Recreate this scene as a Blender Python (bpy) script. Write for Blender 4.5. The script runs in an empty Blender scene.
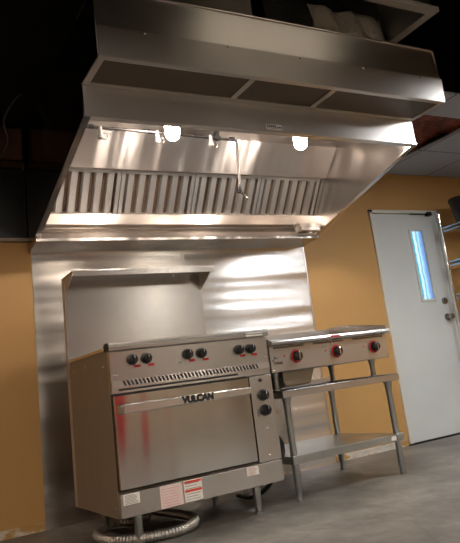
import bpy, bmesh, math, random
from mathutils import Vector, Matrix
random.seed(7)
S = bpy.context.scene
COL = S.collection
PI = math.pi

# ---------------------------------------------------------------- camera
CP = (-1.0171, -4.4907, 0.7055)
yaw, pitch, roll = 0.5611, 0.2337, -0.1407
FPX, PX, PY = 656.431, 270.6529, 220.6454
cdat = bpy.data.cameras.new('camera')
cam = bpy.data.objects.new('camera', cdat)
COL.objects.link(cam)
S.camera = cam
fw = Vector((math.sin(yaw)*math.cos(pitch), math.cos(yaw)*math.cos(pitch), math.sin(pitch)))
rt = Vector((math.cos(yaw), -math.sin(yaw), 0))
up = rt.cross(fw)
c, s = math.cos(roll), math.sin(roll)
r2 = c*rt + s*up
u2 = -s*rt + c*up
M = Matrix((r2, u2, -fw)).transposed().to_4x4()
M.translation = Vector(CP)
cam.matrix_world = M
cdat.sensor_fit = 'HORIZONTAL'
cdat.sensor_width = 36
cdat.lens = FPX/460*36
cdat.shift_x = (230-PX)/460
cdat.shift_y = (PY-271.5)/460
cdat.clip_start = 0.05

# ---------------------------------------------------------------- world, lights, exposure
w = bpy.data.worlds.new('world')
S.world = w
w.use_nodes = True
w.node_tree.nodes['Background'].inputs[0].default_value = (0.75, 0.8, 1.0, 1)
w.node_tree.nodes['Background'].inputs[1].default_value = 0.02
S.view_settings.view_transform = 'Standard'
S.view_settings.look = 'None'
S.view_settings.exposure = 0.0
S.view_settings.gamma = 1.0
BULB = 260.0
TROFFER = 26.0
LAMP = 9.0
# unseen ceiling panels, all but the first added for brightness (x, y, brightness factor)
TROFFERS = [(2.98, -2.36, 1.15, 1), (0.2, -5.2, 1.5, 0), (3.2, -6.2, 1.4, 0), (4.6, -3.9, .6, 1), (-2.2, -4.4, 2.2, 2)]

# ---------------------------------------------------------------- materials
def srgb(r, g, b):
    f = lambda v: (v/255/12.92) if v/255 <= .04045 else ((v/255+.055)/1.055)**2.4
    return (f(r), f(g), f(b), 1)

def newmat(name):
    m = bpy.data.materials.new(name)
    m.use_nodes = True
    nt = m.node_tree
    return m, nt, nt.nodes['Principled BSDF']

def noise(nt, scale, detail=4, mapscale=(1, 1, 1), rough=.5):
    tc = nt.nodes.new('ShaderNodeTexCoord')
    mp = nt.nodes.new('ShaderNodeMapping')
    mp.inputs['Scale'].default_value = mapscale
    n = nt.nodes.new('ShaderNodeTexNoise')
    n.inputs['Scale'].default_value = scale
    n.inputs['Detail'].default_value = detail
    n.inputs['Roughness'].default_value = rough
    nt.links.new(tc.outputs['Object'], mp.inputs[0])
    nt.links.new(mp.outputs[0], n.inputs['Vector'])
    return n

def ramp(nt, src, stops):
    r = nt.nodes.new('ShaderNodeValToRGB')
    e = r.color_ramp.elements
    e[0].position, e[0].color = stops[0]
    e[1].position, e[1].color = stops[-1]
    for p, cc in stops[1:-1]:
        x = e.new(p)
        x.color = cc
    nt.links.new(src, r.inputs[0])
    return r

def bump(nt, src, bsdf, strength, dist=.01, chain=None):
    b = nt.nodes.new('ShaderNodeBump')
    b.inputs['Strength'].default_value = strength
    b.inputs['Distance'].default_value = dist
    nt.links.new(src, b.inputs['Height'])
    if chain: nt.links.new(chain.outputs[0], b.inputs['Normal'])
    nt.links.new(b.outputs[0], bsdf.inputs['Normal'])
    return b

def plain(name, col, rough=.5, metal=0, var=.06, scale=9):
    m, nt, b = newmat(name)
    n = noise(nt, scale)
    lo = tuple(x*(1-var) for x in col[:3])+(1,)
    hi = tuple(min(1, x*(1+var)) for x in col[:3])+(1,)
    r = ramp(nt, n.outputs[0], [(.3, lo), (.7, hi)])
    nt.links.new(r.outputs[0], b.inputs['Base Color'])
    b.inputs['Roughness'].default_value = rough
    b.inputs['Metallic'].default_value = metal
    return m

def steel(name, col=(.62, .60, .575, 1), rough=.3, aniso=.6, wav=.0, wmap=(.6, 1, 3), wscale=2.2, grain=True, dirt=.05):
    m, nt, b = newmat(name)
    b.inputs['Metallic'].default_value = 1
    n = noise(nt, 2.5, 5, (1, 1, 1))
    lo = tuple(x*(1-dirt) for x in col[:3])+(1,)
    hi = tuple(min(1, x*(1+dirt)) for x in col[:3])+(1,)
    r = ramp(nt, n.outputs[0], [(.3, lo), (.7, hi)])
    nt.links.new(r.outputs[0], b.inputs['Base Color'])
    n2 = noise(nt, 3.0, 6, (1, 1, 60) if grain else (1, 1, 1))
    mr = nt.nodes.new('ShaderNodeMapRange')
    mr.inputs['To Min'].default_value = rough*.96
    mr.inputs['To Max'].default_value = rough*1.04
    nt.links.new(n2.outputs[0], mr.inputs[0])
    nt.links.new(mr.outputs[0], b.inputs['Roughness'])
    if aniso:
        b.inputs['Anisotropic'].default_value = aniso
        cx = nt.nodes.new('ShaderNodeCombineXYZ')
        cx.inputs[1].default_value = .25
        cx.inputs[2].default_value = 1
        nt.links.new(cx.outputs[0], b.inputs['Tangent'])
    if wav:
        n3 = noise(nt, wscale, 1.5, wmap)
        bump(nt, n3.outputs[0], b, 1.0, wav)
    return m

def emis(name, col, st):
    m, nt, b = newmat(name)
    b.inputs['Base Color'].default_value = col
    b.inputs['Emission Color'].default_value = col
    b.inputs['Emission Strength'].default_value = st
    return m

MT = {}
MT['steel'] = steel('brushed_stainless', (.57, .55, .53, 1), rough=.27, aniso=.55, grain=False, wav=.004, wscale=1.2, wmap=(1, 1, 1))
MT['hood'] = steel('hood_stainless', (.56, .53, .505, 1), rough=.21, aniso=.8, wav=.05, wscale=1.6, wmap=(2.2, 1, .6))
MT['plate'] = steel('inner_plate_stainless', (.66, .60, .56, 1), rough=.30, aniso=.9, wav=.03, wscale=1.7, wmap=(2.6, .2, .2))
MT['trough'] = steel('trough_stainless', (.60, .54, .49, 1), rough=.2, aniso=.3, wav=.003, wscale=1.5)
MT['hoodside'] = steel('hood_shaded_side_stainless', (.42, .40, .38, 1), rough=.12, aniso=0)  # hood steel with the left side's darkness put into a darker colour
MT['hoodout'] = steel('hood_outer_stainless', (.60, .57, .54, 1), rough=.36, aniso=.6, wav=.015, wscale=.9)
MT['sheet'] = steel('wall_sheet_stainless', (.66, .63, .59, 1), rough=.25, aniso=.75, wav=.03, wscale=1.0, wmap=(.3, 1, 5.5))
MT['door_steel'] = steel('oven_door_stainless', (.58, .56, .54, 1), rough=.13, aniso=.6, wav=.009, wscale=2.0, wmap=(2.5, 1, .3), grain=False)
MT['side'] = plain('side_painted_steel', srgb(142, 131, 120), .45, .25, .04)
MT['pipe'] = steel('dull_pipe_metal', (.10, .09, .085, 1), rough=.35, aniso=0)
MT['pipe2'] = steel('dull_knob_metal', (.30, .30, .30, 1), rough=.25, aniso=0)
MT['stripmetal'] = plain('satin_trim_metal', srgb(185, 176, 165), .4, .35, .03)
MT['duct'] = plain('dull_duct_metal', srgb(92, 85, 78), .5, .5, .15)
MT['sidewall'] = plain('brown_grey_side_wall_paint', srgb(160, 138, 115), .7)
MT['frontwall'] = plain('tan_front_wall_paint', srgb(172, 156, 134), .7)
MT['galv'] = steel('galvanised_steel', (.45, .47, .465, 1), rough=.33, aniso=0, grain=False, dirt=.18)
MT['filter'] = steel('filter_steel', (.60, .58, .56, 1), rough=.38, aniso=.3)
MT['filter_dark'] = plain('filter_slot_dark', srgb(100, 80, 66), .5, .6)
MT['chrome'] = steel('chrome', (.75, .74, .72, 1), rough=.12, aniso=0)
MT['bolt'] = steel('bolt_steel', (.7, .69, .66, 1), rough=.25, aniso=0)
MT['black'] = plain('black_plastic', (.012, .012, .013, 1), .35)
MT['blackmatte'] = plain('black_unlit_cavity_shade', (.006, .005, .005, 1), .9)  # near-black stands for the darkness of the unlit ceiling void
MT['darkpanel'] = plain('dark_glossy_panel', (.018, .020, .020, 1), .28, 0, .3, 3)
MT['darkmetal'] = plain('dark_cast_metal', (.03, .03, .032, 1), .45, .7)
MT['cooktop'] = plain('cast_iron_top', (.035, .035, .037, 1), .5, .5)
MT['brown'] = plain('brown_insulation_paper', srgb(120, 62, 44), .6, 0, .5, 7)
_nt = MT['brown'].node_tree
bump(_nt, noise(_nt, 11, 6).outputs[0], _nt.nodes['Principled BSDF'], 1.0, .06)
MT['wood'] = plain('brown_box_wood', srgb(70, 45, 28), .7, 0, .3, 12)
MT['red'] = plain('red_enamel', srgb(180, 22, 28), .4)
MT['white'] = plain('white_sticker', srgb(225, 222, 215), .6)
MT['pink'] = plain('pale_pink_sticker', srgb(222, 200, 196), .6)
MT['orange'] = plain('orange_red_print', srgb(205, 70, 50), .6)
MT['ink'] = plain('black_ink', (.01, .01, .012, 1), .6)
MT['greyink'] = plain('grey_ink', srgb(95, 92, 95), .6)
MT['pinkink'] = plain('faded_red_ink', srgb(200, 150, 145), .6)
MT['blue_ink'] = plain('blue_ink', srgb(70, 66, 110), .5)
MT['porcelain'] = plain('white_plastic_cap', srgb(150, 145, 140), .4)
MT['doorpaint'] = plain('grey_white_door_paint', srgb(202, 207, 207), .5, 0, .03, 3)
MT['framepaint'] = plain('door_frame_paint', srgb(205, 204, 196), .5, 0, .03, 3)
MT['flexhose'] = steel('corrugated_hose_metal', (.55, .54, .52, 1), rough=.45, aniso=0)
MT['rubber'] = plain('black_rubber', (.015, .015, .016, 1), .6)
MT['bluelit_wire'] = steel('wire_shelf_blue_reflection', (.45, .6, .75, 1), rough=.2, aniso=0)  # chrome wire; its blue reflections are put into the base colour

def perforated():
    m, nt, b = newmat('perforated_metal')
    tc = nt.nodes.new('ShaderNodeTexCoord')
    v = nt.nodes.new('ShaderNodeTexVoronoi')
    v.inputs['Scale'].default_value = 42
    v.inputs['Randomness'].default_value = 0
    nt.links.new(tc.outputs['Object'], v.inputs['Vector'])
    r = ramp(nt, v.outputs['Distance'], [(.36, (.006, .005, .005, 1)), (.44, (.11, .085, .065, 1))])
    nt.links.new(r.outputs[0], b.inputs['Base Color'])
    b.inputs['Metallic'].default_value = .4
    b.inputs['Roughness'].default_value = .5
    return m
MT['perf'] = perforated()

def wallmat():
    m, nt, b = newmat('mustard_wall_paint')
    n = noise(nt, 1.3, 3)
    r = ramp(nt, n.outputs[0], [(.3, srgb(180, 140, 84)), (.7, srgb(188, 147, 90))])
    nt.links.new(r.outputs[0], b.inputs['Base Color'])
    b.inputs['Roughness'].default_value = .55
    n2 = noise(nt, 90, 3)
    bump(nt, n2.outputs[0], b, .15, .003)
    return m
MT['wall'] = wallmat()

def floormat():
    m, nt, b = newmat('worn_concrete')
    n = noise(nt, 1.6, 9, (1, 1, 1), .65)
    r = ramp(nt, n.outputs[0], [(.28, srgb(84, 82, 78)), (.5, srgb(118, 115, 109)), (.72, srgb(158, 154, 147))])
    v = nt.nodes.new('ShaderNodeTexVoronoi')
    v.feature = 'DISTANCE_TO_EDGE'
    v.inputs['Scale'].default_value = .9
    n0 = noise(nt, 3, 6)
    tc = nt.nodes.new('ShaderNodeTexCoord')
    mx = nt.nodes.new('ShaderNodeMix')
    mx.data_type = 'RGBA'
    mx.inputs[0].default_value = .12
    nt.links.new(tc.outputs['Object'], mx.inputs[6])
    nt.links.new(n0.outputs['Color'], mx.inputs[7])
    nt.links.new(mx.outputs[2], v.inputs['Vector'])
    rc = ramp(nt, v.outputs['Distance'], [(0, (.45, .45, .45, 1)), (.012, (1, 1, 1, 1))])
    mul = nt.nodes.new('ShaderNodeMix')
    mul.data_type = 'RGBA'
    mul.blend_type = 'MULTIPLY'
    mul.inputs[0].default_value = .25
    nt.links.new(r.outputs[0], mul.inputs[6])
    nt.links.new(rc.outputs[0], mul.inputs[7])
    n3 = noise(nt, 14, 8, (1, .5, 1), .7)
    r3 = ramp(nt, n3.outputs[0], [(.35, (.72, .71, .7, 1)), (.62, (1, 1, 1, 1))])
    mul2 = nt.nodes.new('ShaderNodeMix')
    mul2.data_type = 'RGBA'
    mul2.blend_type = 'MULTIPLY'
    mul2.inputs[0].default_value = .9
    nt.links.new(mul.outputs[2], mul2.inputs[6])
    nt.links.new(r3.outputs[0], mul2.inputs[7])
    nt.links.new(mul2.outputs[2], b.inputs['Base Color'])
    b.inputs['Roughness'].default_value = .48
    bump(nt, n3.outputs[0], b, .3, .01)
    return m
MT['floor'] = floormat()

def tilemat():
    m, nt, b = newmat('ceiling_tile')
    tc = nt.nodes.new('ShaderNodeTexCoord')
    mp = nt.nodes.new('ShaderNodeMapping')
    mp.inputs['Location'].default_value = (-.02, .0, 0)
    br = nt.nodes.new('ShaderNodeTexBrick')
    br.offset = 0
    br.inputs['Scale'].default_value = 1
    br.inputs['Brick Width'].default_value = .61
    br.inputs['Row Height'].default_value = .61
    br.inputs['Mortar Size'].default_value = .008
    br.inputs['Color1'].default_value = srgb(160, 166, 178)  # dim bluish light on white tiles put into the colour
    br.inputs['Color2'].default_value = srgb(154, 160, 172)
    br.inputs['Mortar'].default_value = srgb(95, 98, 104)
    nt.links.new(tc.outputs['Object'], mp.inputs[0])
    nt.links.new(mp.outputs[0], br.inputs['Vector'])
    nt.links.new(br.outputs['Color'], b.inputs['Base Color'])
    b.inputs['Roughness'].default_value = .9
    return m
MT['tile'] = tilemat()

def plaster():
    m, nt, b = newmat('bare_patchy_baseboard')
    n = noise(nt, 5, 6, (1, 1, 3))
    r = ramp(nt, n.outputs[0], [(.42, srgb(176, 140, 84)), (.5, srgb(206, 200, 188)), (.8, srgb(150, 145, 138))])
    nt.links.new(r.outputs[0], b.inputs['Base Color'])
    b.inputs['Roughness'].default_value = .8
    return m
MT['plaster'] = plaster()

def foil():
    m, nt, b = newmat('wrinkled_pale_sheet')
    b.inputs['Base Color'].default_value = srgb(235, 230, 218)
    b.inputs['Metallic'].default_value = .1
    b.inputs['Roughness'].default_value = .45
    n = noise(nt, 9, 5)
    bump(nt, n.outputs[0], b, .9, .04)
    return m
MT['foil'] = foil()

def glowglass():
    m, nt, b = newmat('daylit_window_glass')
    tc = nt.nodes.new('ShaderNodeTexCoord')
    sp = nt.nodes.new('ShaderNodeSeparateXYZ')
    nt.links.new(tc.outputs['Generated'], sp.inputs[0])
    n = noise(nt, 5, 3, (3, 1, 2.5))
    ma = nt.nodes.new('ShaderNodeMath')
    ma.operation = 'MULTIPLY_ADD'
    ma.inputs[1].default_value = .22
    nt.links.new(n.outputs[0], ma.inputs[0])
    nt.links.new(sp.outputs[0], ma.inputs[2])
    r = ramp(nt, ma.outputs[0], [(.10, srgb(225, 252, 255)), (.22, srgb(60, 205, 235)), (.32, srgb(0, 160, 205)), (.42, srgb(190, 250, 255)), (.52, srgb(250, 255, 255)), (.64, srgb(30, 190, 225)), (.74, srgb(190, 245, 255)), (.88, srgb(150, 195, 245)), (1.0, srgb(110, 155, 225))])
    nt.links.new(r.outputs[0], b.inputs['Emission Color'])
    b.inputs['Base Color'].default_value = (.1, .1, .1, 1)
    b.inputs['Emission Strength'].default_value = 1.0
    b.inputs['Roughness'].default_value = .1
    return m
MT['glow'] = glowglass()
MT['bulb'] = emis('lit_bulb_glass', (1.0, .87, .76, 1), BULB)
MT['tube'] = emis('lit_diffuser', (.95, .97, 1.0, 1), TROFFER)

# ---------------------------------------------------------------- mesh helpers
class MB:
    def __init__(self): self.bm = bmesh.new()
    def box(self, x0, x1, y0, y1, z0, z1):
        vs = [self.bm.verts.new((x, y, z)) for x in (x0, x1) for y in (y0, y1) for z in (z0, z1)]
        for f in ((0, 1, 3, 2), (4, 6, 7, 5), (0, 4, 5, 1), (2, 3, 7, 6), (0, 2, 6, 4), (1, 5, 7, 3)):
            self.bm.faces.new([vs[i] for i in f])
        return self
    def prism(self, poly, axis, a, b):
        """poly: 2-D outline; axis 'x' -> (y,z), 'y' -> (x,z), 'z' -> (x,y)"""
        def mk(p, t):
            if axis == 'x': return (t, p[0], p[1])
            if axis == 'y': return (p[0], t, p[1])
            return (p[0], p[1], t)
        A = [self.bm.verts.new(mk(p, a)) for p in poly]
        B = [self.bm.verts.new(mk(p, b)) for p in poly]
        n = len(poly)
        self.bm.faces.new(A)
        self.bm.faces.new(B[::-1])
        for i in range(n):
            self.bm.faces.new((A[i], B[i], B[(i+1) % n], A[(i+1) % n]))
        return self
    def ring(self, rings, closed=False, caps=True):
        R = [[self.bm.verts.new(p) for p in r] for r in rings]
        n = len(R[0])
        seq = list(zip(R, R[1:]))
        if closed: seq.append((R[-1], R[0]))
        for A, B in seq:
            for i in range(n):
                self.bm.faces.new((A[i], A[(i+1) % n], B[(i+1) % n], B[i]))
        if caps and not closed:
            self.bm.faces.new(R[0][::-1])
            self.bm.faces.new(R[-1])
        return self
    def lathe(self, prof, base=(0, 0, 0), axis=(0, 0, 1), n=24):
        """prof: list of (radius, height along axis)"""
        ax = Vector(axis).normalized()
        t = Vector((1, 0, 0)) if abs(ax.x) < .9 else Vector((0, 1, 0))
        e1 = ax.cross(t).normalized()
        e2 = ax.cross(e1)
        rings = []
        for r, h in prof:
            r = max(r, 1e-4)
            rings.append([Vector(base)+ax*h+e1*(r*math.cos(2*PI*i/n))+e2*(r*math.sin(2*PI*i/n)) for i in range(n)])
        return self.ring(rings)
    def tube(self, pts, r, n=12, rad=None):
        pts = [Vector(p) for p in pts]
        rings = []
        prev = None
        for i, p in enumerate(pts):
            d = (pts[min(i+1, len(pts)-1)]-pts[max(i-1, 0)]).normalized()
            if prev is None:
                t = Vector((0, 0, 1)) if abs(d.z) < .9 else Vector((1, 0, 0))
                e1 = d.cross(t).normalized()
            else:
                e1 = (prev-d*prev.dot(d)).normalized()
            prev = e1
            e2 = d.cross(e1)
            rr = rad(i) if rad else r
            rings.append([p+e1*(rr*math.cos(2*PI*k/n))+e2*(rr*math.sin(2*PI*k/n)) for k in range(n)])
        return self.ring(rings)
    def build(self, name, mat, parent=None, bevel=0, smooth=False, loc=None, seg=2):
        bmesh.ops.recalc_face_normals(self.bm, faces=self.bm.faces)
        me = bpy.data.meshes.new(name)
        self.bm.to_mesh(me)
        self.bm.free()
        o = bpy.data.objects.new(name, me)
        COL.objects.link(o)
        me.materials.append(MT[mat] if isinstance(mat, str) else mat)
        if parent: o.parent = parent
        if loc: o.location = loc
        if smooth:
            for p in me.polygons: p.use_smooth = True
            if smooth != 'all':
                me.set_sharp_from_angle(angle=math.radians(38))
        if bevel:
            b = o.modifiers.new('bevel', 'BEVEL')
            b.width = bevel
            b.segments = seg
            b.limit_method = 'ANGLE'
            b.angle_limit = math.radians(35)
        return o

def tag(o, label=None, cat=None, group=None, kind=None):
    if label: o['label'] = label
    if cat: o['category'] = cat
    if group: o['group'] = group
    if kind: o['kind'] = kind
    return o

def empty(name, loc=(0, 0, 0), rz=0, label=None, cat=None, group=None, kind=None):
    o = bpy.data.objects.new(name, None)
    COL.objects.link(o)
    o.location = loc
    o.rotation_euler = (0, 0, rz)
    o.empty_display_size = .05
    return tag(o, label, cat, group, kind)

def spline(pts, n=10):
    P = [Vector(p) for p in pts]
    out = []
    for i in range(len(P)-1):
        p0 = P[max(i-1, 0)]; p1 = P[i]; p2 = P[i+1]; p3 = P[min(i+2, len(P)-1)]
        for k in range(n):
            t = k/n
            out.append(.5*((2*p1)+(-p0+p2)*t+(2*p0-5*p1+4*p2-p3)*t*t+(-p0+3*p1-3*p2+p3)*t**3))
    out.append(P[-1])
    return out

def text(name, body, size, mat, parent, loc, depth=.0006, bold=0, sx=1, rot=(PI/2, 0, 0)):
    cu = bpy.data.curves.new(name, 'FONT')
    cu.body = body
    cu.size = size
    cu.extrude = depth
    cu.offset = bold
    cu.align_x = 'CENTER'
    cu.align_y = 'CENTER'
    tmp = bpy.data.objects.new('tmp', cu)
    COL.objects.link(tmp)
    dg = bpy.context.evaluated_depsgraph_get()
    me = bpy.data.meshes.new_from_object(tmp.evaluated_get(dg))
    bpy.data.objects.remove(tmp)
    me.name = name
    me.materials.clear()
    me.materials.append(MT[mat])
    o = bpy.data.objects.new(name, me)
    COL.objects.link(o)
    o.parent = parent
    o.location = loc
    o.rotation_euler = rot
    o.scale = (sx, 1, 1)
    return o

# ================================================================ SETTING
CZ = 2.436
X0, X1, Y0 = -3.6, 5.6, -8.0
def struct(name, mb, mat, **k):
    return tag(mb.build(name, mat, **k), kind='structure')
struct('floor', MB().box(X0-.1, X1+.1, Y0-.1, .1, -.1, 0), 'floor')
DX0, DX1, DZ = 2.862, 3.735, 2.072      # door opening
wb = MB()
wb.box(X0, DX0, 0, .12, .0, CZ)
wb.box(DX1, X1, 0, .12, 0, CZ)
wb.box(DX0, DX1, 0, .12, DZ, CZ)
struct('wall_back', wb, 'wall')
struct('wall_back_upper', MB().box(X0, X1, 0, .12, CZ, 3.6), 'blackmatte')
struct('wall_left', MB().box(X0-.12, X0, Y0, .12, 0, 3.6), 'sidewall')
struct('wall_right', MB().box(X1, X1+.12, Y0, .12, 0, 3.6), 'wall')
struct('wall_front', MB().box(X0-.12, X1+.12, Y0-.12, Y0, 0, 3.6), 'frontwall')
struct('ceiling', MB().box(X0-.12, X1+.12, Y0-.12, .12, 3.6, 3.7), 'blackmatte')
ct = MB()
ct.prism([(3.03, 0), (X1, 0), (X1, -1.60), (2.30, -1.60), (2.30, -1.26), (3.03, -1.26), (3.05, -.9), (3.02, -.5)], 'z', CZ, CZ+.015)
ct.box(X0, X1, Y0, -3.0, CZ, CZ+.015)
ct.box(2.62, X1, -3.0, -1.60, CZ, CZ+.015)
struct('ceiling_tiles', ct, 'tile')
# bare strip at the foot of the painted wall
struct('baseboard_back', MB().box(X0, -.125, -.006, 0, 0, .05).box(2.10, DX0-.02, -.006, 0, 0, .05), 'plaster')

# door
door = empty('door_1', (DX0, 0, 0), label='pale grey steel door with narrow bright window right of the stand', cat='door', kind='structure')
DW = DX1-DX0
f = MB()
f.box(-.0, .035, -.02, .1, 0, DZ)
f.box(DW-.035, DW, -.02, .1, 0, DZ)
f.box(0, DW, -.02, .1, DZ-.03, DZ)
f.build('door_frame', 'framepaint', door, bevel=.003)
wx0, wx1, wz0, wz1 = 3.333-DX0, 3.487-DX0, 1.215, 1.872
d = MB()
d.box(.037, wx0, .005, .05, .01, DZ-.033)
d.box(wx1, DW-.037, .005, .05, .01, DZ-.033)
d.box(wx0, wx1, .005, .05, .01, wz0)
d.box(wx0, wx1, .005, .05, wz1, DZ-.033)
slab = d.build('door_slab', 'doorpaint', door)
g = MB()
for (a, b_, c_, d_) in ((wx0-.02, wx0, wz0-.02, wz1+.02), (wx1, wx1+.02, wz0-.02, wz1+.02), (wx0, wx1, wz0-.02, wz0), (wx0, wx1, wz1, wz1+.02)):
    g.box(a, b_, -.006, .012, c_, d_)
g.build('window_frame', 'framepaint', slab, bevel=.003)
tag(MB().box(wx0, wx1, .02, .026, wz0, wz1).build('window_pane', 'glow', slab), 'glowing blue and white glass')
kx = 3.600-DX0
MB().lathe([(.034, 0), (.034, .008), (.012, .012), (.012, .04), (.026, .045), (.03, .06), (.024, .075), (.0, .078)], (kx, .005, 1.035), (0, -1, 0)).build('door_knob', 'pipe2', door, smooth=True)
MB().lathe([(.032, 0), (.03, .018), (.018, .022), (.0, .024)], (kx, .005, 1.187), (0, -1, 0)).build('deadbolt', 'pipe2', door, smooth=True)
MB().box(.70, .755, -.045, .0, 2.015, 2.05).box(.5, .70, -.012, .0, 2.03, 2.04).build('door_closer', 'darkmetal', door, bevel=.004)
MB().box(-.0, DW, -.03, .1, 0, .012).build('threshold', 'darkmetal', door)

# unseen ceiling fluorescents; the first read off the hood's bright end, the rest added
for i, (x, y, k, cool) in enumerate(TROFFERS):
    nm = ('closest to the right end of the hood', 'added unseen straight behind the viewer', 'added unseen in the far front right corner', 'added unseen by the right wall', 'added unseen at the left of the room to brighten that side')[i]
    t = empty('ceiling_light', (x, y, CZ), label='white recessed square ceiling light '+nm, cat='ceiling light')
    fr = MB()
    for q in ((-.3, -.27, -.3, .3), (.27, .3, -.3, .3), (-.27, .27, -.3, -.27), (-.27, .27, .27, .3)):
        fr.box(q[0], q[1], q[2], q[3], -.012, -.001)
    fr.build('frame', 'framepaint', t)
    m = emis('lit_diffuser', (.97, .98, 1.0, 1) if cool == 1 else ((1.0, .91, .80, 1), (1.0, .80, .62, 1))[cool//2], TROFFER*k*2)
    MB().box(-.27, .27, -.27, .27, -.008, -.002).build('diffuser', m, t)

# unseen lamp added in the ceiling void to brighten duct and plenum
hl = empty('added_void_lamp', (1.5, -2.75, 3.25), label='warm strip lamp added unseen in the open ceiling to brighten the duct and plenum', cat='lamp')
MB().box(-.6, .6, -.06, .06, .03, .09).build('housing', 'framepaint', hl, bevel=.004)
MB().lathe([(.018, -.57), (.018, .57)], (0, 0, 0), (1, 0, 0), 16).build('tube', emis('lit_tube', (1.0, .86, .68, 1), LAMP), hl, smooth=True)
for x in (-.58, .58): MB().box(x-.01, x+.01, -.02, .02, -.02, .03).build('socket', 'framepaint', hl)
for x in (-.4, .4): MB().tube([(x, 0, .09), (x, 0, .35)], .004, 6).build('hanger_rod', 'pipe', hl)

# ================================================================ DARK PANEL AND BOX, LEFT OF THE HOOD
dp = empty('wall_panel', (-1.0, 0, 1.81), label='dark glossy wall panel with metal bottom edge left of the exhaust hood', cat='panel')
MB().box(-.9, .865, -.03, -.001, .02, .50).build('sheet', 'darkpanel', dp, bevel=.002)
MB().box(-.9, .875, -.04, -.001, 0, .022).build('bottom_edge', 'side', dp, bevel=.002)
MB().lathe([(.012, 0), (.01, .008), (0, .01)], (.80, -.03, .27), (0, -1, 0), 12).build('screw', 'darkmetal', dp)
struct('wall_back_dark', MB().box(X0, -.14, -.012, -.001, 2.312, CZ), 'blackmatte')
jb = empty('junction_box', (-.30, 0, 2.335), label='brown wooden box with cables above the dark wall panel', cat='box')
bx = MB()
bx.box(-.2, .15, -.13, -.115, 0, .25)
bx.box(-.2, .15, -.13, -.013, .235, .25).box(-.2, .15, -.13, -.013, 0, .015).box(.135, .15, -.13, -.013, 0, .25).box(-.2, -.185, -.13, -.013, 0, .25)
bx.build('case', 'wood', jb, bevel=.003)
MB().tube(spline([(.02, -.134, .05), (.05, -.14, .15), (.03, -.14, .28), (.08, -.15, .40), (.15, -.12, .5)]), .006, 8).build('cable', 'greyink', jb, smooth=True)

# ================================================================ STAINLESS WALL SHEETS
def sheet(x0, x1, label):
    t = empty('stainless_wall_sheet', ((x0+x1)/2, 0, 0), label=label, cat='wall sheet', group='stainless wall sheets behind the range')
    h = (x1-x0)/2
    MB().box(-h, h, -.004, -.0005, 0.0, 1.745).build('sheet', 'sheet', t)
    MB().box(h-.012, h, -.0075, -.0042, 0.0, 1.743).build('edge_trim', 'bolt', t)
sheet(-.112, .989, 'shiny stainless sheet covering the wall behind the oven range')
sheet(.991, 2.088, 'shiny stainless sheet covering the wall behind the griddle')

# ================================================================ EXHAUST HOOD
HX0, HX1 = -.132, 2.09
hood = empty('exhaust_hood', (0, 0, 0), label='large stainless canopy exhaust hood on the wall above the cooking line', cat='hood')
T = .018
prof = [(-.001, 1.73), (-.19, 1.768), (-1.5, 2.078), (-1.5, 2.26), (-.0 - .001, 2.60)]
prof = [(-.001, 1.735), (-.19, 1.770), (-1.5, 2.080), (-1.5, 2.60), (-.001, 2.60)]
# left side: steel copy darkened for shade; right side: plain hood steel
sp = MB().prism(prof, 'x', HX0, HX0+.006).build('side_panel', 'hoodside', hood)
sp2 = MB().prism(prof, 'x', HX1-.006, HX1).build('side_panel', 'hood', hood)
# rolled flanges on side panels
for sx, o, d0 in ((HX0, sp, 1), (HX1, sp2, -1)):
    a, b_ = sorted((sx, sx+d0*.035))
    MB().prism([(-.195, 1.769), (-1.5, 2.078), (-1.5, 2.090), (-.195, 1.781)], 'x', a, b_).build('flange', 'hood', o)
# front skirt with lip folded inward
MB().box(HX0, HX1, -1.5, -1.494, 2.080, 2.26).prism([(-1.494, 2.080), (-1.455, 2.080), (-1.455, 2.098), (-1.46, 2.098), (-1.46, 2.086), (-1.494, 2.086)], 'x', HX0+.006, HX1-.006).prism([(-1.503, 2.080), (-1.5, 2.080), (-1.5, 2.090), (-1.503, 2.090)], 'x', HX0, HX1).build('front_skirt', 'hoodout', hood)
MB().box(HX0+.006, HX1-.006, -1.494, -.60, 2.378, 2.384).build('top_panel', 'hood', hood)
# inner sloping plate between the top and the filters
MB().prism([(-.665, 2.378), (-.475, 2.19), (-.40, 2.205), (-.40, 2.212), (-.472, 2.198), (-.66, 2.383)], 'x', HX0+.006, HX1-.006).build('inner_plate', 'plate', hood)
# plenum closing box behind
MB().box(HX0+.006, HX1-.006, -.02, -.001, 1.76, 2.60).build('back_panel', 'filter_dark', hood)
MB().box(HX0+.006, HX1-.006, -1.494, -.02, 2.594, 2.60).build('roof_panel', 'galv', hood)
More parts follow.
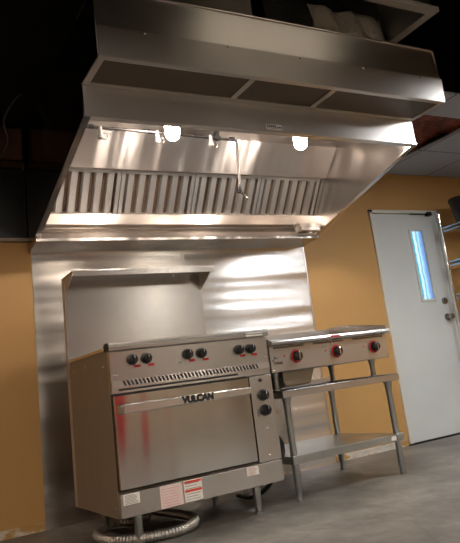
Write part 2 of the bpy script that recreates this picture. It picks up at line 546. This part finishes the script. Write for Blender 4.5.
# filter bank
fa, fb = Vector((0, -.40, 2.205)), Vector((0, -.205, 1.94))
dv = (fb-fa)
L = dv.length
ang = math.atan2(-dv.z, dv.y)       # slope
NF = 4
fwid = (HX1-HX0-.02)/NF
ux = Vector((1, 0, 0)); ud = dv.normalized(); un = ux.cross(ud).normalized()
if un.y > 0: un = -un
def fp(x, d, n):       # point on the filter bank
    p = fa+ud*d+un*n
    return (x, p.y, p.z)
def quadbox(mb, x0, x1, d0, d1, n0, n1, skew=0):
    vs = [mb.bm.verts.new(fp(x, d_, n_)) for x in (x0, x1) for d_ in (d0, d1) for n_ in (n0, n1)]
    for ff in ((0, 1, 3, 2), (4, 6, 7, 5), (0, 4, 5, 1), (2, 3, 7, 6), (0, 2, 6, 4), (1, 5, 7, 3)):
        mb.bm.faces.new([vs[i] for i in ff])
for i in range(NF):
    x0 = HX0+.01+i*fwid
    cx = x0+fwid/2
    base = MB(); quadbox(base, x0+.002, x0+fwid-.002, 0, L, -.03, -.026)
    fo = base.build('baffle_filter', 'filter_dark', hood)
    frm = MB()
    quadbox(frm, x0+.002, x0+.030, 0, L, -.026, .006)
    quadbox(frm, x0+fwid-.030, x0+fwid-.002, 0, L, -.026, .006)
    quadbox(frm, x0+.030, x0+fwid-.030, 0, .02, -.026, .002)
    quadbox(frm, x0+.030, x0+fwid-.030, L-.02, L, -.026, .002)
    frm.build('frame', 'filter', fo, bevel=.002)
    nb = 6
    pit = (fwid-.06)/nb
    for k in range(nb):
        a = x0+.03+pit*(k+.5)
        bm_ = MB()
        prof_ = [(a-pit*.37, -.022), (a-pit*.24, .002), (a+pit*.24, .002), (a+pit*.37, -.022), (a+pit*.34, -.022), (a+pit*.21, -.002), (a-pit*.21, -.002), (a-pit*.34, -.022)]
        A = [bm_.bm.verts.new(fp(p, .02, n_)) for p, n_ in prof_]
        B = [bm_.bm.verts.new(fp(p, L-.02, n_)) for p, n_ in prof_]
        bm_.bm.faces.new(A); bm_.bm.faces.new(B[::-1])
        for q in range(8): bm_.bm.faces.new((A[q], B[q], B[(q+1) % 8], A[(q+1) % 8]))
        bm_.build('baffle', 'filter', fo)
# grease trough and rear ledge
MB().prism([(-.205, 1.945), (-.24, 1.945), (-.24, 1.868), (-.225, 1.858), (-.205, 1.858)], 'x', HX0+.006, HX1-.006).build('grease_trough', 'trough', hood, bevel=.003)
MB().prism([(-.20, 1.858), (-.175, 1.858), (-.205, 1.842), (-.245, 1.765), (-.235, 1.760), (-.19, 1.842)], 'x', HX0+.006, HX1-.006).build('lower_ledge', 'trough', hood, bevel=.002)
MB().prism([(-.250, 1.752), (-.250, 1.775), (-.02, 1.775), (-.001, 1.735), (-.15, 1.748)], 'x', HX0+.006, HX1-.006).build('rear_flange', 'hood', hood, bevel=.003)
# plenum in front
pl = MB()
PXY, PZ0, PZ1 = -1.81, 2.25, 2.615
pl.prism([(PXY, 2.398), (PXY+.016, PZ1), (PXY+.022, PZ1), (PXY+.006, 2.398)], 'x', HX0, HX1)
pl.prism([(PXY-.002, PZ0), (PXY-.009, 2.402), (PXY+.002, 2.402), (PXY+.004, PZ0)], 'x', HX0, HX1)
pl.box(HX1-.006, HX1, PXY+.006, -1.503, PZ0, PZ1)
pl.box(HX0, HX1, PXY+.006, -1.503, PZ1-.006, PZ1)
pm = pl.build('supply_plenum', 'hoodout', hood)
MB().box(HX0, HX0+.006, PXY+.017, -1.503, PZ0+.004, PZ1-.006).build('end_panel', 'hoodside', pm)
gr = MB()
gr.box(HX0, HX1, PXY, PXY+.035, PZ0-.004, PZ0+.004)
gr.box(HX0, HX1, -1.535, -1.503, PZ0-.004, PZ0+.004)
gr.box(HX0, HX0+.035, PXY+.035, -1.535, PZ0-.004, PZ0+.004)
gr.box(HX1-.03, HX1, PXY+.035, -1.535, PZ0-.004, PZ0+.004)
gr.build('grille_frame', 'hoodout', pm)
for a in (.685, 1.222):
    MB().box(a, a+.035, PXY+.035, -1.535, PZ0-.006, PZ0+.003).build('divider', 'hood', pm)
for a, b_ in ((HX0+.035, .685), (.72, 1.222), (1.257, HX1-.03)):
    MB().box(a, b_, PXY+.035, -1.535, PZ0+.001, PZ0+.003).build('perforated_panel', 'perf', pm)
for a in (.1, .55, 1.0, 1.45, 1.9):
    MB().lathe([(.006, 0), (.004, .004), (0, .005)], (a, PXY-.009, 2.390), (0, -1, 0), 10).build('rivet', 'bolt', pm)
lb = MB().box(.922, 1.025, -1.506, -1.5035, 2.094, 2.126).build('maker_label', 'white', hood)
tag(lb, 'small white and purple maker label')
q = MB()
for k in range(5): q.box(.926+.0125*k, .935+.0125*k, -1.5068, -1.506, 2.106, 2.121)
q.box(.99, 1.022, -1.5068, -1.506, 2.107, 2.113)
q.box(.926, 1.02, -1.5068, -1.506, 2.100, 2.1025)
q.build('print', 'blue_ink', lb)

# grease cup hanging at the right end of the trough
gc = empty('grease_cup', (1.93, -.305, 1.79), label='small steel grease cup at the right end of the hood trough', cat='grease cup')
MB().prism([(-.09, .065), (-.07, .0), (.10, .0), (.115, .065), (.108, .065), (.095, .006), (-.065, .006), (-.083, .065)], 'y', -.05, .04).box(-.07, .10, -.053, -.047, .0, .06).box(-.07, .10, .037, .043, 0, .06).build('cup', 'hood', gc, bevel=.002)
MB().box(-.05, .09, -.056, -.053, .058, .07).build('hanger', 'bolt', gc)

# ---------------------------------------------------------------- hood lights
def hood_light(x, label):
    t = empty('hood_light', (x, -1.03, 2.378-.012), label=label, cat='light', group='bulbs under the hood')
    MB().lathe([(.055, -.001), (.055, -.02), (.045, -.030), (.0405, -.048), (0, -.048)], n=24).build('base', 'galv', t, smooth=True)
    MB().lathe([(.028, -.045), (.041, -.058), (.045, -.10), (.045, -.135), (.038, -.162), (.022, -.176), (0, -.18)], n=24).build('globe', 'bulb', t, smooth='all')
hood_light(.545, 'lit round jar bulb at the left under the hood')
hood_light(1.485, 'lit round jar bulb at the right under the hood')

# ---------------------------------------------------------------- fire suppression pipe
fs = empty('fire_suppression_pipe', (0, -.80, 0), label='thin chrome fire suppression pipe with nozzles under the hood', cat='pipe')
PZ = 2.317
MB().tube([(HX0+.01, 0, PZ+.02), (.62, 0, PZ+.012), (.7, 0, PZ+.01), (1.105, 0, PZ), (1.118, 0, PZ-.006), (1.12, 0, PZ-.02), (1.10, .0, 2.02), (1.095, .0, 1.96)], .0095, 12).build('pipe', 'pipe', fs, smooth=True)
def nozzle(x, z):
    nz = MB().lathe([(.010, .02), (.012, 0), (.012, -.03), (.018, -.035), (.020, -.055), (.014, -.06), (0, -.061)], (x, -.004, z)).build('nozzle', 'porcelain', fs, smooth=True)
    MB().tube([(x+.02+.022*math.cos(a*PI/8), -.01, z-.045+.022*math.sin(a*PI/8)) for a in range(17)], .003, 6).build('cap_ring', 'chrome', nz, smooth=True)
for x in (.17, .54, .92): nozzle(x, PZ)
MB().box(.955, .985, -.015, .015, PZ-.01, PZ+.05).lathe([(.016, 0), (.016, .05)], (.945, 0, PZ+.005), (1, 0, 0), 12).build('valve', 'darkmetal', fs, bevel=.003)
for x in (.10, .48, .80, 1.07):
    MB().lathe([(.014, 0), (.014, .03)], (x, 0, PZ+.02-.012*x), (1, 0, 0), 12).build('coupling', 'darkmetal', fs, smooth=True)
en = MB().lathe([(.014, 0), (.018, -.02), (.018, -.045), (.012, -.05)], (1.094, 0, 1.985), (.0, -.2, 1)).build('elbow_fitting', 'darkmetal', fs, smooth=True)
MB().tube([(1.095, -.0, 1.95), (1.12, -.02, 1.90), (1.14, -.02, 1.89)], .008, 8).build('nozzle_tip', 'chrome', en, smooth=True)

# ---------------------------------------------------------------- duct collars above the hood
dc = empty('duct_collar', (1.25, -1.86, 2.85), label='open galvanised duct collar above the right end of the hood', cat='duct')
t_ = .006
dc.location = (0, 0, 0)
bxm = MB()
BX0, BX1, BY0, BY1, BZ0, BZ1 = 1.10, 2.085, -1.87, -1.40, 2.85, 3.42
bxm.box(BX0, BX1, BY0, BY0+t_, BZ0, BZ1).box(BX1-t_, BX1, BY0, BY1, BZ0, BZ1).box(BX0, BX1, BY0, BY1, BZ1-.006, BZ1)
bxm.build('duct_wall', 'galv', dc)
fl = MB()
fl.box(BX0-.03, BX1+.03, BY0-.03, BY0, BZ0-.003, BZ0+.03).box(BX1, BX1+.03, BY0, BY1, BZ0-.003, BZ0+.03).box(BX0, BX1, BY0, BY0+.03, BZ0-.004, BZ0).box(BX1-.04, BX1, BY0+.03, BY1, BZ0-.004, BZ0)
fl.build('flange', 'stripmetal', dc, bevel=.002)
# wrinkled pale sheet inside
g_ = MB()
NX, NZ = 26, 12
vv = []
for i in range(NX+1):
    row = []
    for j in range(NZ+1):
        x = 1.42+(BX1-.02-1.42)*i/NX + (.05*random.random() if i == 0 else 0)
        z = 2.625+(3.06-2.625)*j/NZ
        z += (j/NZ)*.012*math.sin(i*.45)
        row.append(g_.bm.verts.new((x, BY1-.02+.015*math.sin(i*.8+j*.5)+random.uniform(-.004, .004), z)))
    vv.append(row)
for i in range(NX):
    for j in range(NZ):
        g_.bm.faces.new((vv[i][j], vv[i+1][j], vv[i+1][j+1], vv[i][j+1]))
o = g_.build('inner_sheet', 'foil', dc, smooth='all')
o.modifiers.new('solid', 'SOLIDIFY').thickness = .004
tag(o, 'crumpled pale foil sheet')
MB().box(BX0, BX1, BY1, BY1+t_, 2.618, BZ1).build('duct_back', 'galv', dc)

d2 = empty('duct_collar', (0, 0, 0), label='smaller grey duct box with a flange above the middle of the hood', cat='duct')
q = MB().box(.25, .80, -1.72, -1.714, 2.618, 3.2).box(.794, .80, -1.72, -1.3, 2.62, 3.2).box(.25, .256, -1.72, -1.3, 2.62, 3.2)
q.build('duct_wall', 'duct', d2)
MB().box(.22, .84, -1.75, -1.72, 2.618, 2.655).box(.80, .84, -1.72, -1.3, 2.618, 2.655).build('flange', 'duct', d2, bevel=.002)

# ---------------------------------------------------------------- brown torn paper insulation in the ceiling opening
bm_ = MB()
vv = []
NX, NY = 22, 22
for i in range(NX+1):
    row = []
    for j in range(NY+1):
        u, v = i/NX, j/NY
        x = 2.12+u*(3.10-2.12)
        y = -1.34+v*1.32
        z = 2.52+.03*math.sin(9*u+5*v)+.03*math.sin(17*v-6*u)+random.uniform(-.012, .012)
        row.append(bm_.bm.verts.new((x, y, z)))
    vv.append(row)
for i in range(NX):
    for j in range(NY):
        bm_.bm.faces.new((vv[i][j], vv[i+1][j], vv[i+1][j+1], vv[i][j+1]))
o = bm_.build('insulation_batt', 'brown')
o.modifiers.new('solid', 'SOLIDIFY').thickness = .05
o.modifiers['solid'].offset = 1
tag(o, 'crumpled reddish brown insulation in the ceiling gap right of the hood', 'insulation')

# ================================================================ OVEN RANGE
W = .93
R = empty('oven_range', (0, -1.1666, 0), .0255, label='stainless oven range with black knobs, high back shelf and short legs', cat='range')
D = .765
# body shell
MB().box(.0, .775, .012, D-.04, .150, .955).box(.785, W, .012, D-.04, .150, .955).box(.77, .79, .02, D-.04, .150, .955).build('body', 'side', R, bevel=.002)
sb = MB().box(-.002, 0, .015, D-.05, .152, .93).build('side_skin', 'side', R)
for y, z in ((.09, .88), (.40, .905), (.62, .90), (.05, .20)):
    MB().lathe([(.007, 0), (.005, .003), (0, .004)], (-.002, y, z), (-1, 0, 0), 10).build('screw', 'bolt', sb)
# cooktop
ctp = MB().box(-.004, W+.004, .0, D-.05, .955, .974).build('cooktop', 'steel', R, bevel=.003)
MB().box(.03, W-.03, .06, D-.10, .974, .978).build('hot_plate', 'cooktop', ctp)
# front bull nose
MB().prism([(-.035, .947), (-.037, .965), (-.030, .982), (-.012, .988), (.03, .988), (.03, .947)], 'x', -.008, W+.010).build('front_rail', 'steel', R, bevel=.004)
ec = MB().box(-.012, -.008, -.034, .03, .947, .988).build('rail_end_cap', 'darkmetal', R)
# control panel, slightly leaning
cp = MB().prism([(-.012, .800), (-.020, .945), (.02, .945), (.02, .800)], 'x', .0, W).build('control_panel', 'steel', R, bevel=.002)
def rknob(x, z, r=.025, yb=-.017, name='knob', parent=cp):
    k = MB().lathe([(r*1.12, 0), (r*1.12, .004), (r, .007), (r*.94, .028), (r*.8, .033), (0, .034)], (x, yb, z), (0, -1, 0), 28).build(name, 'black', parent, smooth=True)
    MB().box(x-.006, x+.006, yb-.042, yb-.03, z-r*.85, z+r*.85).build('grip', 'black', k, bevel=.002)
    MB().box(x-.0012, x+.0012, yb-.0425, yb-.0418, z+r*.2, z+r*.8).build('pointer', 'white', k)
    return k
for x, z in ((.117, .895), (.193, .894), (.427, .892), (.508, .890), (.742, .886), (.816, .885)):
    rknob(x, z)
    MB().box(x+.008, x+.040, -.0192, -.0165, z-.040, z-.028).build('red_mark', 'red', cp)
for x in (.018, .035, W-.035, W-.018):
    for z in (.825,):
        MB().lathe([(.005, 0), (.004, .003), (0, .004)], (x, -.0135, z), (0, -1, 0), 8).build('screw', 'bolt', cp)
for z in (.85, .92):
    MB().lathe([(.005, 0), (.004, .003), (0, .004)], (W-.015, -.016, z), (0, -1, 0), 8).build('screw', 'bolt', cp)
tag(MB().box(W-.14, W-.03, -.0365, -.0345, .952, .972).build('sticker', 'white', R), 'small white sticker on the rail end')
# louvre strip under the knobs
lv = MB().prism([(-.0215, .765), (-.020, .800), (.02, .800), (.02, .765)], 'x', .0, W).build('vent_strip', 'steel', R)
n = 38
sl = MB()
for k in range(n):
    x = .055+k*(.80/n)
    for q in range(1):
        vs = [sl.bm.verts.new(p) for p in ((x+.010, -.0206, .770), (x+.021, -.0206, .770), (x+.011, -.0196, .7955), (x, -.0196, .7955))]
        vs2 = [sl.bm.verts.new((v.co.x, v.co.y+.004, v.co.z+.001)) for v in vs]
        sl.bm.faces.new(vs)
        sl.bm.faces.new(vs2[::-1])
        for a in range(4): sl.bm.faces.new((vs[a], vs2[a], vs2[(a+1) % 4], vs[(a+1) % 4]))
for v in sl.bm.verts: v.co.y -= .0016
sl.build('slots', 'ink', lv)
MB().box(.0, W, -.012, .02, .735, .770).build('upper_band', 'steel', R, bevel=.002)
MB().box(.035, .72, -.0145, -.011, .748, .757).build('air_slot', 'ink', R)
# oven door
od = MB().box(.002, .772, -.030, .008, .283, .728).build('oven_door', 'door_steel', R, bevel=.004)
MB().box(.0, .775, -.006, .012, .275, .735).build('door_gasket', 'ink', od)
hd = MB()
hd.prism([(.030, .633), (.755, .637), (.755, .676), (.030, .682)], 'y', -.082, -.068)
hd.box(.030, .060, -.070, -.028, .640, .676).box(.725, .755, -.070, -.028, .640, .674)
ho = tag(hd.build('door_handle', 'bolt', od, bevel=.006, seg=3), 'broad flat steel bar handle')
text('logo_lettering', 'VULCAN', .045, 'ink', ho, (.432, -.0826, .658), bold=.0036, sx=1.0)
# right-hand control column
rc = MB().box(.785, W, -.020, .012, .270, .730).build('control_column', 'steel', R, bevel=.003)
MB().lathe([(.010, 0), (.009, .006), (0, .007)], (.853, -.020, .704), (0, -1, 0), 14).build('indicator', 'ink', rc)
rknob(.860, .622, .028, -.020, parent=rc)
rknob(.862, .540, .028, -.020, parent=rc)
MB().box(.812, .818, -.0212, -.0199, .51, .55).build('marking', 'greyink', rc)
for z in (.44, .41): MB().lathe([(.005, 0), (.004, .003), (0, .004)], (.858, -.020, z if z == .44 else .30), (0, -1, 0), 8).build('screw', 'bolt', rc)
# kick panel
kp = MB().box(.0, W, -.018, .012, .155, .266).build('kick_panel', 'steel', R, bevel=.003)
def sticker(x0, x1, z0, z1, kind):
    base = MB().box(x0, x1, -.0195, -.0181, z0, z1).build('sticker', 'pink' if kind == 'pink' else 'white', kp)
    if kind == 'warn':
        m = MB().box(x0+.003, x1-.003, -.0201, -.0195, z1-.014, z1-.003).box(x0+.003, x1-.003, -.0201, -.0195, (z0+z1)/2-.006, (z0+z1)/2+.006)
        m.build('red_band', 'orange', base)
    m = MB()
    rows = 7
    for r_ in range(rows):
        z = z0+(z1-z0)*(r_+.7)/(rows+1)
        if kind == 'warn' and (abs(z-(z0+z1)/2) < .008 or z > z1-.016): continue
        m.box(x0+.008, x1-.008-random.uniform(0, .25)*(x1-x0), -.0200, -.0195, z, z+.0022)
    m.build('text_lines', {'pink': 'pinkink', 'warn': 'greyink', 'data': 'greyink', 'tiny': 'pinkink'}[kind], base)
    return base
tag(sticker(.012, .095, .213, .262, 'data'), 'small white rating label with dark print')
tag(sticker(.200, .320, .158, .262, 'pink'), 'large pale pink notice label')
tag(sticker(.330, .430, .162, .264, 'warn'), 'white warning label with two red bands')
tag(sticker(.700, .772, .216, .260, 'tiny'), 'small pale label with red print')
# riser and shelf
rs = MB().box(.0, W, D-.03, D, .93, 1.475).build('back_riser', 'steel', R, bevel=.003)
MB().box(-.003, .0, D-.05, D, .152, 1.475).build('edge_strip', 'stripmetal', rs)
sh = MB()
sh.box(-.005, W+.008, .515, D, 1.468, 1.474).box(-.005, W+.008, .513, .519, 1.440, 1.476)
so = sh.build('high_shelf', 'steel', R, bevel=.0015)
for x in (.0, W-.006):
    MB().prism([(.53, 1.466), (D-.03, 1.466), (D-.03, 1.36), (.72, 1.36), (.56, 1.45)], 'x', x, x+.006).build('bracket', 'stripmetal', so)
# legs
for x, y in ((.12, .10), (W-.12, .10), (.12, D-.14), (W-.12, D-.14)):
    lg = MB().lathe([(.022, .155), (.022, .05), (.0195, .045), (.0195, .03)], (x, y, 0), n=20).build('leg', 'galv', R, smooth=True)
    MB().lathe([(.017, .035), (.017, .012), (.022, .008), (.022, 0)], (x, y, 0), n=20).build('foot', 'galv', lg, smooth=True)

# flexible gas hose coiled under the range
pts = spline([(.35, -.50, .120), (.34, -.56, .07), (.30, -.60, .034), (.16, -.50, .030), (.04, -.62, .030), (-.005, -.80, .030), (.04, -.98, .030), (.17, -1.085, .030), (.33, -1.10, .030), (.44, -1.00, .030), (.49, -.85, .030), (.47, -.66, .034), (.41, -.50, .05), (.40, -.40, .09), (.42, -.30, .12)], 40)
hs = MB().tube(pts, .0, 14, rad=lambda i: .021 if (i//2) % 2 else .0255).build('gas_hose', 'flexhose')
tag(hs, 'thick grey corrugated gas hose looped on the floor under the range', 'hose')

# black hose behind the stand's front left leg
hp = spline([(.985, -.45, .70), (.99, -.62, .58), (1.02, -.80, .47), (1.055, -.92, .37), (1.05, -.98, .31), (1.01, -1.0, .22), (.95, -.92, .10), (.93, -.75, .035), (.96, -.5, .02)], 14)
hb = MB().tube(hp, .013, 10).build('gas_hose', 'rubber', smooth='all')
tag(hb, 'thin black hose arching down between the range and the steel stand', 'hose')

# ================================================================ EQUIPMENT STAND
GX, GY, GT = 1.02, -1.0752, .0183
st = empty('equipment_stand', (GX, GY, 0), GT, label='steel equipment stand with lower shelf carrying the griddle', cat='stand')
SW, SD = .92, .75
o = MB().box(.024, .024+SW, 0, SD, .618, .624).box(.024, .024+SW, 0, .005, .583, .624).box(.024, .024+SW, SD-.005, SD, .583, .655).box(.024, .029, 0, SD, .583, .624).box(.019+SW, .024+SW, 0, SD, .583, .624).build('table_top', 'steel', st, bevel=.002)
MB().box(.035, .013+SW, .01, SD-.01, .624, .6265).build('top_shade_sheet', 'darkmetal', o)  # thin dark sheet stands in for the shade on the steel top
LX = (.078, .024+SW-.06)
for x in LX:
    for y in (.055, SD-.055):
        lg = MB().lathe([(.0205, .605), (.0205, .06), (.018, .055), (.018, .04)], (x, y, 0), n=20).build('leg', 'galv', st, smooth=True)
        MB().lathe([(.0165, .055), (.0165, .02), (.019, .018), (.019, .0)], (x, y, 0), n=18).build('foot', 'galv', lg, smooth=True)
        MB().lathe([(.030, .60), (.030, .575), (.0235, .565), (.0235, .535)], (x, y, 0), n=20).build('gusset', 'galv', lg, smooth=True)
ls = MB().box(LX[0]-.03, LX[1]+.03, .025, SD-.025, .244, .249).box(LX[0]-.03, LX[1]+.03, .025, .030, .205, .249).box(LX[0]-.03, LX[1]+.03, SD-.03, SD-.025, .205, .249).box(LX[0]-.03, LX[0]-.025, .025, SD-.025, .205, .249).box(LX[1]+.025, LX[1]+.03, .025, SD-.025, .205, .249).build('lower_shelf', 'galv', st, bevel=.002)
for x in LX: MB().box(x-.032, x+.032, .018, .026, .203, .252).build('corner_clip', 'galv', ls, bevel=.003)
MB().box(LX[1]-.075, LX[1]-.035, .0235, .0249, .215, .238).build('sticker', 'white', ls)

# ================================================================ GRIDDLE
G = empty('griddle', (GX, GY, 0), GT, label='stainless countertop griddle with three red-ringed knobs on the steel stand', cat='griddle')
gx0, gx1 = -.03, .885
bd = MB().box(gx0, gx1, .012, .62, .735, .885).build('body', 'side', G, bevel=.003)
fp_ = MB().box(gx0, gx1, -.004, .014, .735, .888).build('front_panel', 'steel', G, bevel=.003)
MB().prism([(-.045, .893), (-.050, .905), (-.045, .918), (-.03, .922), (.03, .922), (.03, .888), (-.02, .888)], 'x', gx0-.005, gx1+.012).build('front_rail', 'steel', G, bevel=.003)
MB().box(gx0, gx1, .03, .60, .885, .91).build('griddle_plate', 'cooktop', G, bevel=.003)
MB().prism([(-.02, .90), (.62, .90), (.62, 1.005), (.50, 1.008), (.40, 1.0), (-.02, .945)], 'x', gx1, gx1+.008).build('side_splash', 'steel', G)
MB().prism([(-.02, .90), (.62, .90), (.62, .99), (.50, .99), (-.02, .93)], 'x', gx0-.008, gx0).build('side_splash', 'steel', G)
MB().box(gx0, gx1, .61, .62, .885, .998).build('back_splash', 'steel', G)
for x in (.155, .461, .770):
    kz = .815
    kb = MB().lathe([(.040, 0), (.040, .003), (.037, .006), (0, .006)], (x, -.004, kz), (0, -1, 0), 32).build('knob_bezel', 'red', fp_, smooth=True)
    MB().lathe([(.031, .006), (.031, .014), (.026, .034), (.020, .038), (0, .038)], (x, -.004, kz), (0, -1, 0), 28).build('knob', 'darkmetal', kb, smooth=True)
    MB().box(x-.005, x+.005, -.047, -.038, kz-.022, kz+.022).build('grip', 'chrome', kb, bevel=.002)
    MB().lathe([(.006, 0), (.005, .004), (0, .005)], (x-.085, -.004, .825), (0, -1, 0), 10).build('indicator', 'red', fp_)
for a, b_ in ((.0, .225), (.29, .545), (.605, .865)):
    m = MB()
    k = int((b_-a)/.0185)
    for i in range(k): m.box(a+i*.0185, a+i*.0185+.012, -.0052, -.0038, .872, .882)
    m.build('vent_slots', 'ink', fp_)
bg = tag(MB().box(.40, .475, -.0515, -.0485, .900, .914).build('badge', 'red', G), 'small red maker badge')
MB().box(.402, .414, -.0522, -.0515, .905, .913).box(.458, .473, -.0522, -.0515, .906, .913).build('badge_print', 'ink', bg)
# star emblem (outline with lettering)
sm = MB()
cxs, czs, ro, ri = .005, .803, .024, .011
pt = []
for k in range(10):
    a = PI/2+.25+k*PI/5
    rr = ro if k % 2 == 0 else ri
    pt.append((cxs+rr*math.cos(a), czs+rr*math.sin(a)))
for k in range(10):
    p, q_ = Vector((pt[k][0], 0, pt[k][1])), Vector((pt[(k+1) % 10][0], 0, pt[(k+1) % 10][1]))
    p.y = q_.y = -.0048
    if k in (6, 7): continue
    sm.tube([p, q_], .0016, 6)
so_ = sm.build('star_emblem', 'ink', fp_)
text('emblem_lettering', 'STAR', .018, 'ink', so_, (.030, -.005, .786), bold=.0006)
for x, z in ((gx0+.012, .75), (gx1-.012, .75), (gx1-.012, .775)):
    MB().lathe([(.004, 0), (.003, .003), (0, .004)], (x, -.004, z), (0, -1, 0), 8).build('screw', 'bolt', fp_)
for x, y in ((.05, .10), (.815, .10), (.05, .56), (.815, .56)):
    MB().lathe([(.024, .735), (.017, .70), (.016, .645), (.021, .640), (.021, .627)], (x, y, 0), n=18).build('leg', 'galv', G, smooth=True)
MB().prism([(.13, .735), (.40, .735), (.36, .645), (.17, .645)], 'y', .18, .50).build('grease_tray', 'galv', G, bevel=.003)
MB().box(-.025, .125, .13, .52, .64, .735).build('black_block', 'ink', G)  # plain black block under the griddle's left end

# ================================================================ ADDED BEHIND THE VIEWER, to give the oven door its mirrored red and dark
tc_ = empty('added_tool_chest', (2.15, -7.3, 0), label='tall red tool chest added behind the viewer for the red mirrored in the oven door', cat='tool chest')
MB().box(-.17, .17, -.25, .25, .08, 1.2).build('body', 'red', tc_, bevel=.01)
for k in range(5): MB().box(-.16, .16, .25, .262, .12+.21*k, .31+.21*k).build('drawer', 'red', tc_, bevel=.004)
MB().box(-.12, .12, -.2, .2, 0, .08).build('base', 'black', tc_)
lk = empty('locker', (1.45, -7.4, 0), label='dark metal locker added left of the red tool chest behind the viewer', cat='locker')
MB().box(-.4, .4, -.25, .25, 0, 1.9).build('body', 'darkmetal', lk, bevel=.01)
for k in (-1, 1): MB().box(k*.2-.18, k*.2+.18, .25, .265, .06, 1.84).build('door', 'darkmetal', lk, bevel=.004)

# ================================================================ WIRE SHELF RACK, RIGHT EDGE
ws = empty('wire_shelf_rack', (3.62, -.12, 0), label='chrome wire shelf rack at the right edge beside the door', cat='shelf rack')
RW, RD = .9, .45
for x in (0, RW):
    for y in (-RD, 0):
        MB().lathe([(.011, 0), (.0125, .01), (.0125, 2.0), (0, 2.0)], (x, y, 0), n=12).build('post', 'chrome', ws, smooth=True)
for z in (1.86, 1.53, 1.22, .70, .25):
    m = MB()
    m.tube([(0, 0, z), (0, -RD, z)], .006, 8).tube([(0, 0, z-.035), (0, -RD, z-.035)], .006, 8)
    m.tube([(RW, 0, z), (RW, -RD, z)], .006, 8).tube([(0, 0, z), (RW, 0, z)], .006, 8).tube([(0, -RD, z), (RW, -RD, z)], .006, 8).tube([(0, -RD, z-.035), (RW, -RD, z-.035)], .006, 8)
    for k in range(9):
        y0 = -RD*k/8
        m.tube([(0, y0, z-.035), (0, min(0, y0+.028) , z)], .004, 6)
    for k in range(18):
        m.tube([(0, -RD*(k+.5)/18, z), (RW, -RD*(k+.5)/18, z)], .003, 5)
    m.build('wire_shelf', 'bluelit_wire', ws, smooth=True)
bn = empty('storage_bin', (3.80, -.30, 1.8665), label='black round bin standing on the top wire shelf', cat='bin')
MB().lathe([(.10, 0), (.135, .20), (.135, .22), (.145, .225), (.145, .25), (.12, .25), (.12, .21), (.09, .02), (0, .02)], n=28).build('body', 'black', bn, smooth=True)
